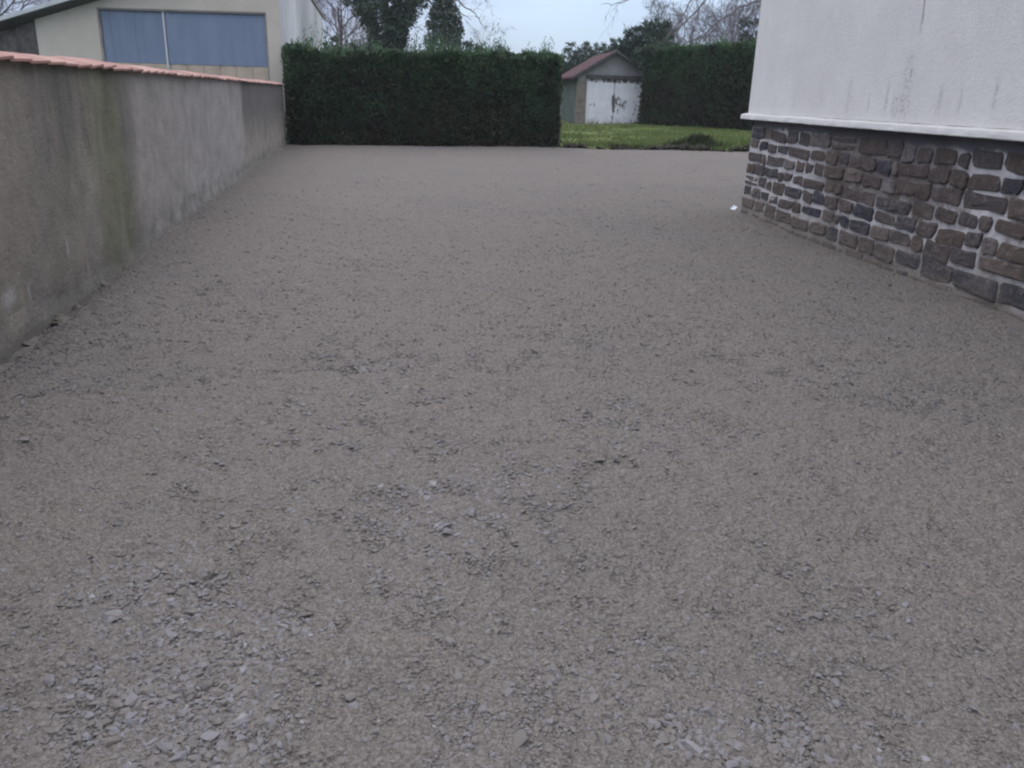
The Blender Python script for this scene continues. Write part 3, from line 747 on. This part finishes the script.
# ------------------------------------------------------------------ grass, soil, weeds
mb = MB(); r_ = np.random.default_rng(33)
n = 90000
y_ = 26.4 + (43-26.4)*r_.random(n)**1.6; x_ = r_.uniform(-.5, 13.5, n)
ok = (y_ > edge_y(x_)-.05) & (r_.random(n) < np.clip(.55+1.1*fbm(x_*.7, y_*.7, 91, 3), .12, 1)) & ~((x_ < 1.3) & (y_ < 28)) & ~((np.hypot((x_-5.62)/1.0, (y_-27.45)/1.0) < .8))
x_, y_ = x_[ok], y_[ok]; n = len(x_)
hgt = (.05+.06*r_.random(n))*(1+.7*np.clip(fbm(x_*.9, y_*.5, 92, 3), 0, 1)); 
bright = np.exp(-((x_-7.4)/1.1)**2-((y_-28.6)/1.5)**2)
hgt *= 1+1.4*bright
zg = ramp0(x_, y_)+.02+.05*fbm(x_*.6, y_*.6, 8, 3)*sstep(27, 30, y_)
D = np.stack([r_.normal(0, .35, n), r_.normal(0, .35, n), np.ones(n)], -1)
leaves(np.stack([x_, y_, zg], -1), D, hgt, .011+.006*r_.random(n), mb, np.clip(.42+.2*r_.normal(size=n)+.3*bright+.25*fbm(x_*.6, y_*.6, 95, 3), 0, 1), r_)
tag(mb.build('grass', M['grass']), kind='stuff', label='short lawn grass growing beyond the gravel edge')
mb = MB(); n = 5200
x_ = r_.normal(7.5, .75, n); y_ = r_.normal(28.0, .7, n); ok = (y_ > edge_y(x_)+.1) & (x_ > 6.2); x_, y_ = x_[ok], y_[ok]; n = len(x_)
cl = np.clip(.5+1.6*fbm(x_*2.2, y_*2.2, 97, 3), .15, 1.3)
D = np.stack([r_.normal(0, .45, n), r_.normal(0, .45, n), np.ones(n)], -1)
leaves(np.stack([x_, y_, ramp0(x_, y_)+.02], -1), D, (.10+.20*r_.random(n))*cl, .013, mb, np.clip(.6+.22*r_.normal(size=n), 0, 1), r_)
tag(mb.build('rank_grass', M['grass']), kind='stuff', label='taller bright grass at the lawn edge near the house')
# strip of turned soil along the edge
mb = MB()
xs = np.linspace(.6, 12, 420); yo = np.linspace(-.22, .35, 21)
XX, YO = np.meshgrid(xs, yo, indexing='ij')
prof = np.cos(np.clip(YO/.36, -1, 1)*math.pi/2)
YY = edge_y(XX)+.05+YO
hs = np.clip(.45+1.3*fbm(XX*1.9, YO*0, 61, 4), .12, 1.2)
mb.grid(np.stack([XX, YY, ramp0(XX, YY)-.02+(.10+.08*sstep(3.5, 5.5, XX))*prof*hs+.10*fbm(XX*7, YO*9, 62, 5, .65)*np.clip(prof+.2, 0, 1)], -1), flip=True)
tag(mb.build('soil_strip', M['soil'], smooth=True), kind='structure', label='strip of dark turned soil between gravel and lawn')
mb = MB(); n = 4200
x_ = r_.uniform(1.4, 10, n); y_ = edge_y(x_) + .08 + r_.normal(0, .13, n); ok = r_.random(n) < np.clip(.25+1.6*fbm(x_*1.6, x_*0, 99, 3), .03, 1); x_, y_ = x_[ok], y_[ok]; n = len(x_)
D = np.stack([r_.normal(0, .7, n), r_.normal(0, .7, n), np.ones(n)], -1)
leaves(np.stack([x_, y_, ramp0(x_, y_)+.02], -1), D, .05+.15*r_.random(n)**1.5, .014, mb, r_.random(n)*.8, r_)
tag(mb.build('edge_weeds', M['weed']), kind='stuff', label='dark straggling weeds on the turned soil at the lawn edge')
# heap of soil with dead weeds
heap = thing('soil_heap', 'low heap of dark soil and dead weeds on the lawn edge', 'soil heap', (5.62, 27.45, float(ramp0(5.62, 27.45))))
mb = MB(); u = np.linspace(-1, 1, 46); U, V_ = np.meshgrid(u, u, indexing='ij')
rad = np.hypot(U, V_); px_, py_ = U*1.35, V_*1.05
def heapz(a, b):
    rr_ = np.hypot(a/1.35, b/1.05); f_ = np.clip(1-rr_, 0, 1)
    return .20*f_**.9*(1+1.1*fbm(a*2.2+3, b*2.2, 64, 3)) + .10*np.exp(-((a-.2)**2+(b-.35)**2)/.14)*np.clip(f_*3, 0, 1) - .04 + .17*fbm(a*5, b*5, 65, 4)*np.clip(1.1-rr_, 0, 1)
mb.grid(np.stack([px_, py_, heapz(px_, py_)], -1), flip=True); mb.build('soil', M['soil'], heap, smooth=True)
mb = MB(); n = 3200
a, b = r_.normal(0, .45, n), r_.normal(0, .42, n)
D = np.stack([r_.normal(0, .6, n), r_.normal(0, .6, n), np.ones(n)], -1)
leaves(np.stack([a, b, heapz(a, b)-.01], -1), D, .08+.22*r_.random(n)**2, .013, mb, r_.random(n)*.7, r_); mb.build('weeds', M['weed'], heap)

# ------------------------------------------------------------------ trees
def limb(mb, p, d, L, r0, r_, depth, twigs, droop=0., spread=.6, seg=5):
    """one limb with its twigs, recursively"""
    pts = [np.array(p, float)]; d = np.array(d, float); d /= np.linalg.norm(d)
    for k in range(seg):
        d = d + r_.normal(0, .13, 3) + np.array([0, 0, -droop*.12]); d /= np.linalg.norm(d)
        pts.append(pts[-1] + d*L/seg)
    pts = np.array(pts)
    mb.tube(pts, np.linspace(r0, r0*.45, seg+1), 5 if r0 > .03 else 3)
    if depth > 0:
        for k in range(twigs):
            t = r_.uniform(.3, 1.)*seg; i0 = min(int(t), seg-1); q = pts[i0] + (pts[i0+1]-pts[i0])*(t-i0)
            dd = pts[i0+1]-pts[i0]; dd /= np.linalg.norm(dd)
            o = r_.normal(size=3); o -= dd*(o@dd); o /= np.linalg.norm(o)
            limb(mb, q, dd + o*spread*r_.uniform(.6, 1.4) + np.array([0, 0, .12-droop*.15]), L*r_.uniform(.38, .62), max(r0*.5, .006), r_, depth-1, twigs, droop, spread, 4)
def poly_limb(mb, pts, r0, r1, r_, sub=7, depth=2, L=.9, droop=.6, tw=4):
    pts = np.array(pts, float)
    t = np.linspace(0, len(pts)-1, 5*len(pts)); i = np.minimum(t.astype(int), len(pts)-2); f = (t-i)[:, None]
    p = pts[i]*(1-f)+pts[i+1]*f + r_.normal(0, .03, (len(t), 3))
    mb.tube(p, np.linspace(r0, r1, len(p)), 6)
    for k in range(sub):
        j = r_.integers(len(p)//5, len(p)-1); d = p[min(j+1, len(p)-1)]-p[j-1]; d /= np.linalg.norm(d)+1e-9
        o = r_.normal(size=3); o[1] *= .8; limb(mb, p[j], d*.9+o*.65+np.array([0, 0, .05]), L*r_.uniform(.5, 1.2), max(r1*.75, .007), r_, depth-1, tw, droop)

def bare_tree(label, x, y, h, seed, lean=(0, 0), nl=9, depth=3, tw=5, r0=.16, crown0=.3, twr=1., group='bare winter trees'):
    r_ = np.random.default_rng(seed)
    t = thing('bare_tree', label, 'tree', (x, y, float(ramp0(x, y))-.1), 0, group)
    k = 8; pts = np.array([(lean[0]*f*h+.12*math.sin(f*5+seed), lean[1]*f*h+.1*math.cos(f*4+seed), h*.8*f) for f in np.linspace(0, 1, k)])
    mb = MB(); mb.tube(pts, np.linspace(r0, r0*.3, k), 8); mb.build('trunk', M['bark'], t, smooth=True)
    mb = MB()
    for j in range(nl):
        f = crown0 + (1-crown0)*(j+r_.random())/nl; q = pts[0] + np.array([np.interp(f, np.linspace(0, 1, k), pts[:, c]) for c in range(3)])
        az = j*2.4 + r_.uniform(-.4, .4); el = .5 + .5*f
        limb(mb, q, (math.cos(az), math.sin(az), el*1.1), h*(.48-.22*f), r0*.42*(1-.5*f)*twr, r_, depth, tw, 0, .7)
    mb.build('crown', M['twig'], t)
    return t

def ivy_tree(label, x, y, h, seed, prof, nleaf, size, limbs, group='ivy clad trees', lean=0.):
    """prof: (z, radius) of the ivy sleeve round the trunk"""
    r_ = np.random.default_rng(seed); zb = float(ramp0(x, y))
    t = thing('ivy_tree', label, 'tree', (x, y, zb), 0, group)
    k = 9; zs = np.linspace(-.1, h, k); pts = np.stack([lean*zs + .10*np.sin(zs*1.1+seed), .1*np.cos(zs*.8), zs], -1)
    mb = MB(); mb.tube(pts, np.linspace(.28, .10, k), 9); mb.build('trunk', M['bark'], t, smooth=True)
    mb = MB()
    for l in limbs: poly_limb(mb, l, .06, .012, r_, 9, 2, .9, .5, 4)
    mb.build('branches', M['twig'], t)
    pz, pr = np.array(prof).T
    mb = MB()
    # clumps on the sleeve, leaves round each clump
    nc = nleaf//70; z_ = r_.uniform(pz[0], pz[-1], nc); az = r_.uniform(0, 2*math.pi, nc)
    R_ = np.interp(z_, pz, pr)*(.45+.6*r_.random(nc)**.7); cs = r_.uniform(.16, .34, nc)
    cc = np.stack([lean*z_+.10*np.sin(z_*1.1+seed)+R_*np.cos(az), R_*np.sin(az)*.9, z_], -1)
    w = r_.integers(0, nc, nleaf); o = r_.normal(size=(nleaf, 3)); o /= np.linalg.norm(o, axis=1)[:, None]
    Pp = cc[w] + o*(cs[w]*r_.uniform(.55, 1.1, nleaf))[:, None]*np.array([1, 1, 1.15])
    D = o*.6 + np.array([0, 0, -.35]) + r_.normal(0, .4, (nleaf, 3))
    L = size*r_.uniform(.7, 1.3, nleaf)
    leaves(Pp, D, L, L*.42, mb, np.clip(.45+.2*r_.normal(size=nleaf)+.18*np.repeat(r_.normal(size=nc), 1)[w], 0, 1), r_)
    mb.build('ivy', M['ivy'], t)
    return t

def evergreen(label, x, y, lobes, seed, nleaf, size, group='evergreen trees behind the shed', name='evergreen_tree', cat='tree'):
    """lobes: (dx, dy, z, rx, rz)"""
    r_ = np.random.default_rng(seed); zb = float(ramp0(x, min(y, 60)))
    t = thing(name, label, cat, (x, y, zb), 0, group)
    mb = MB(); hz_ = max(l[2] for l in lobes)
    mb.tube([(0, 0, -.2), (.05, 0, hz_*.5), (.0, .05, hz_)], [.2, .13, .05], 8)
    for l in lobes: mb.tube([(0, 0, max(.3, l[2]*.45)), (l[0]*.6, l[1]*.6, l[2]*.8), (l[0], l[1], l[2])], [.09, .06, .02], 5)
    mb.build('trunk', M['bark'], t)
    mb = MB(); lob = np.array(lobes); wgt = lob[:, 3]**2*lob[:, 4]; wgt /= wgt.sum()
    nc = nleaf//55; li = r_.choice(len(lob), nc, p=wgt)
    o = r_.normal(size=(nc, 3)); o /= np.linalg.norm(o, axis=1)[:, None]; rad = r_.random(nc)**.45*1.05
    rough = 1 + .45*fbm(o[:, 0]*2+li*3, o[:, 2]*2+o[:, 1]*1.7, seed, 3)
    cc = lob[li, :3] + o*(rad*rough)[:, None]*np.stack([lob[li, 3], lob[li, 3], lob[li, 4]], -1)
    w = r_.integers(0, nc, nleaf); q = r_.normal(size=(nleaf, 3))*np.array([.16, .16, .13])*size*6
    D = o[w]*.6 + r_.normal(0, .5, (nleaf, 3)) + np.array([0, 0, .45])
    L = size*r_.uniform(.7, 1.5, nleaf)
    leaves(cc[w]+q, D, L, L*.3, mb, np.clip(.42+.2*r_.normal(size=nleaf)+.2*r_.normal(size=nc)[w], 0, 1), r_)
    mb.build('crown', M['fir'], t)
    return t

ivy_tree('larger ivy covered tree behind the hedge, spreading wide at the top of the picture', -7.0, 46, 8.5, 3,
         [(1.5, .9), (3.2, .85), (4., .9), (4.8, 1.15), (5.3, 1.55), (5.9, 2.0), (6.8, 2.0), (7.8, 1.6), (8.8, .6)], 44000, .115,
         [[(0, 0, 5), (1.2, .2, 6), (2.4, .3, 6.6)], [(0, 0, 4.4), (-1.2, .1, 5.2), (-2.1, .2, 5.0)], [(0, 0, 4), (1.0, -.2, 4.8), (1.9, -.2, 4.6)], [(0, 0, 6), (-1.5, 0, 7), (-2.5, .2, 7.3)]], lean=.0)
ivy_tree('narrower ivy covered tree behind the hedge, with bare twigs drooping on its right', -4.4, 46.5, 6.6, 9,
         [(1.5, .9), (3.4, 1.05), (4.1, .9), (4.7, .8), (5.2, .68), (5.7, .5), (6.1, .28), (6.4, .1)], 15000, .11,
         [[(.1, 0, 5.2), (.9, 0, 6.0), (1.9, .1, 5.4), (2.5, .1, 4.6)], [(.1, 0, 4.9), (.9, .1, 5.5), (1.7, .1, 5.1)], [(0, 0, 5.5), (-.8, .1, 6.2), (-1.5, 0, 6.0)], [(.2, 0, 5.6), (.9, .1, 6.6), (2.0, .1, 6.4), (2.6, .1, 5.9)]], lean=.05)
bare_tree('bare twiggy tree just right of the barn end wall', -10.6, 52, 7.6, 41, nl=14, depth=3, tw=6, r0=.15)
bare_tree('bare twiggy tree left of the wide ivy covered tree, further back', -12.3, 60, 8.6, 42, nl=13, depth=3, tw=6, r0=.16)
bare_tree('slim bare sapling above the right part of the long hedge', -1.9, 44, 4.9, 43, nl=9, depth=2, tw=5, r0=.05)
bare_tree('bare tree showing over the barn roof at the left edge of the picture', -27.5, 46, 9.5, 44, nl=20, depth=3, tw=6, r0=.18)
evergreen('low dark bush peeping over the hedge top beside the narrow ivy tree', -2.9, 47, [(0, 0, 3.0, 1.5, 1.1), (1.4, .3, 2.8, 1.1, .95)], 61, 6500, .12, 'evergreen bushes over the hedge', 'evergreen_bush', 'bush')
evergreen('dark bush left of the wide ivy tree, over the hedge top', -9.6, 50, [(0, 0, 3.2, 1.3, 1.2), (-1.2, .3, 3.0, 1.2, 1.1)], 62, 6000, .12, 'evergreen bushes over the hedge', 'evergreen_bush', 'bush')
evergreen('broad dark evergreen tree rising behind the right slope of the red shed roof', 6.7, 50.5, [(.35, 0, 3.5, 1.5, 1.75), (-1.0, -.3, 3.0, 1.1, 1.2), (1.1, .2, 3.5, .9, 1.6), (-.2, 0, 2.0, 2., 1.6)], 63, 70000, .10)
evergreen('dark evergreen bush leaning over the right slope of the red shed roof', 6.25, 41.45, [(-.45, 0, 3.05, .55, .5), (.1, .1, 2.9, .8, .7), (.1, 0, 2.0, .6, .9)], 67, 9000, .09)
evergreen('far rounded evergreen tree behind the left slope of the red shed roof', 4.9, 74, [(0, 0, 3.5, 2.1, 1.7), (1.8, .3, 3.7, 1.5, 1.5), (-1.8, 0, 2.9, 1.6, 1.4)], 64, 26000, .11)
evergreen('far low evergreen tree between the hedge end and the shed roof', 2.6, 76, [(0, 0, 2.7, 1.8, 1.5), (-1.6, .3, 2.3, 1.5, 1.3)], 65, 17000, .11)
evergreen('dark evergreen tree over the far hedge next to the corner of the house', 11.4, 44, [(0, 0, 3.0, 1.1, 1.7), (.7, 0, 3.6, .9, 1.0)], 66, 8000, .12)
# big bare tree by the house: its limbs hang over the far hedge
bt = thing('bare_tree', 'large bare tree beside the house, long limbs drooping left over the far hedge', 'tree', (12.2, 40.5, .4), 0, 'bare winter trees')
r_ = np.random.default_rng(71)
mb = MB(); mb.tube([(0, 0, -.3), (-.1, 0, 2), (-.35, 0, 4), (-.6, 0, 6), (-.9, .1, 8.5)], [.3, .25, .21, .16, .08], 9); mb.build('trunk', M['bark'], bt, smooth=True)
mb = MB(); O = np.array([12.2, 40.5, .4])
for l, a, b, sub in (
    ([(11.7, 40.4, 5.0), (10.2, 40.2, 6.7), (8.9, 40, 6.6), (7.97, 40, 5.75), (7.23, 40, 4.88), (6.75, 40, 4.45)], .075, .018, 9),
    ([(11.5, 40.4, 6.0), (9.8, 40, 7.4), (8.4, 40, 6.9), (7.36, 40, 5.74), (6.85, 40, 4.8), (6.45, 40, 4.2)], .07, .018, 9),
    ([(11.8, 40.4, 4.6), (10.7, 40.1, 5.9), (9.7, 40, 5.6), (8.7, 40, 4.95), (8.0, 40, 4.3), (7.2, 40, 4.0)], .065, .02, 12),
    ([(11.4, 40.4, 6.5), (9.2, 40, 8.0), (6.8, 40, 7.2), (5.2, 40, 6.1), (4.4, 40, 5.55), (3.4, 40, 5.45)], .07, .008, 9),
    ([(4.9, 40, 5.9), (4.2, 40, 5.6), (3.9, 40, 5.15)], .014, .006, 3),
    ([(11.6, 40.4, 5.6), (10.6, 40, 5.9), (10.0, 40, 5.2), (9.5, 40, 4.4)], .05, .014, 12),
    ([(11.7, 40.4, 5.0), (11.0, 40, 5.6), (10.3, 40, 5.0), (9.9, 40, 4.2)], .05, .014, 12),
    ([(11.5, 40.4, 6.2), (10.9, 40.6, 7.6), (9.9, 40.6, 7.6), (9.2, 40.4, 6.0), (8.9, 40.3, 4.9)], .06, .012, 12)):
    poly_limb(mb, np.array(l)-O, a, b, r_, sub, 2, 1.1, .5, 4)
mb.build('branches', M['twig'], bt)
for (x, y, h, sd, lab) in ((8.6, 56, 6.2, 51, 'fine bare tree right of the broad evergreen, behind the far hedge'), (10.9, 58, 6.6, 52, 'fine bare tree behind the middle of the far hedge'),
                           (13.2, 57, 6.9, 53, 'fine bare tree behind the far hedge close to the house corner'), (15.2, 60, 7.2, 54, 'fine bare tree half hidden by the house corner')):
    bare_tree(lab, x, y, h, sd, nl=16, depth=3, tw=6, r0=.11, crown0=.22)

# ------------------------------------------------------------------ sky, sun, camera
w = bpy.data.worlds.new('World'); sc.world = w; w.use_nodes = True
nt = w.node_tree; bg = nt.nodes['Background']
HAZE = .00045
SUN_EL, SUN_AZ = math.radians(32), math.radians(-18)      # azimuth from +y, towards -x is negative
sky = nt.nodes.new('ShaderNodeTexSky'); sky.sky_type = 'NISHITA'; sky.sun_disc = False
sky.sun_elevation = SUN_EL; sky.sun_rotation = SUN_AZ
g = G.__new__(G); g.t = nt
tc = nt.nodes.new('ShaderNodeTexCoord').outputs['Generated']; g.co = tc
xyz = g.xyz(tc)
# project the view direction on a cloud deck so that clouds flatten towards the horizon
den = g.math('MAXIMUM', g.addm(xyz[2], .16), .05)
cmb = nt.nodes.new('ShaderNodeCombineXYZ')
g.put(cmb.inputs[0], g.math('DIVIDE', xyz[0], den)); g.put(cmb.inputs[1], g.math('DIVIDE', xyz[1], den))
n1 = g.noise(1.15, 5, .55, cmb.outputs[0]); 
cloud = g.ramp(n1, [(.38, (2.7,3.6,5.8)), (.5, (3.6,4.7,7.2)), (.6, (5.6,6.9,9.0))])
# brighter break in the cloud low ahead
dt = nt.nodes.new('ShaderNodeVectorMath'); dt.operation = 'DOT_PRODUCT'; g.put(dt.inputs[0], tc)
dt.inputs[1].default_value = Vector((.05, 1, .08)).normalized()[:]
glow = g.ramp(dt.outputs['Value'], [(.974, 0.), (.996, .75), (1, .95)])
cloud = g.mix(glow, cloud, (5.9,7.6,9.7))
cloud = g.mix(g.ramp(xyz[2], [(.15, 0.), (.55, .85)]), cloud, (7.1,7.0,7.6))
up = g.math('MULTIPLY_ADD', g.math('MAXIMUM', xyz[2], 0.), 3.3, .78)
mlt = nt.nodes.new('ShaderNodeVectorMath'); mlt.operation = 'SCALE'; g.put(mlt.inputs[0], cloud); g.put(mlt.inputs['Scale'], up); cloud = mlt.outputs[0]
nt.links.new(g.mix(.90, sky.outputs[0], cloud), bg.inputs['Color'])
bg.inputs['Strength'].default_value = .08
ld = bpy.data.lights.new('sun', 'SUN'); ld.energy = .5; ld.angle = math.radians(35); ld.color = (1, .97, .93)
so = bpy.data.objects.new('sun', ld); COL.objects.link(so)
dirv = Vector((math.sin(SUN_AZ)*math.cos(SUN_EL), math.cos(SUN_AZ)*math.cos(SUN_EL), math.sin(SUN_EL)))
so.rotation_euler = dirv.to_track_quat('Z', 'Y').to_euler(); so.location = (0, 0, 20)

hz = bpy.data.materials.new('haze_air'); hz.use_nodes = True; ht = hz.node_tree; ht.nodes.remove(ht.nodes['Principled BSDF'])
pv = ht.nodes.new('ShaderNodeVolumePrincipled'); pv.inputs['Color'].default_value = (.86, .90, 1, 1); pv.inputs['Density'].default_value = HAZE; pv.inputs['Anisotropy'].default_value = .2
ht.links.new(pv.outputs[0], ht.nodes['Material Output'].inputs['Volume'])
mb = MB(); mb.box((-60, -25, -1.6), (60, 95, 14)); hb = mb.build('haze', hz); tag(hb, kind='stuff', label='faint dusk haze in the air')
cam = bpy.data.cameras.new('camera'); co = bpy.data.objects.new('camera', cam); COL.objects.link(co)
cam.sensor_width = 36; cam.lens = 831.03*36/1024; cam.clip_start = .05; cam.clip_end = 2500
p, r = .33272, .031122
f = Vector((0, math.cos(p), -math.sin(p))); u = Vector((0, math.sin(p), math.cos(p))); x = Vector((1, 0, 0))
x2 = math.cos(r)*x + math.sin(r)*u; u2 = -math.sin(r)*x + math.cos(r)*u
co.matrix_world = Matrix(((x2.x, u2.x, -f.x, 0), (x2.y, u2.y, -f.y, 0), (x2.z, u2.z, -f.z, 1.5), (0, 0, 0, 1)))
sc.camera = co
vs = sc.view_settings; vs.view_transform = 'Standard'; vs.look = 'None'; vs.gamma = 1; vs.exposure = .31; vs.use_curve_mapping = False
sc.cycles.use_denoising = True
sc.cycles.filter_width = 2.2
sc.cycles.max_bounces = 6
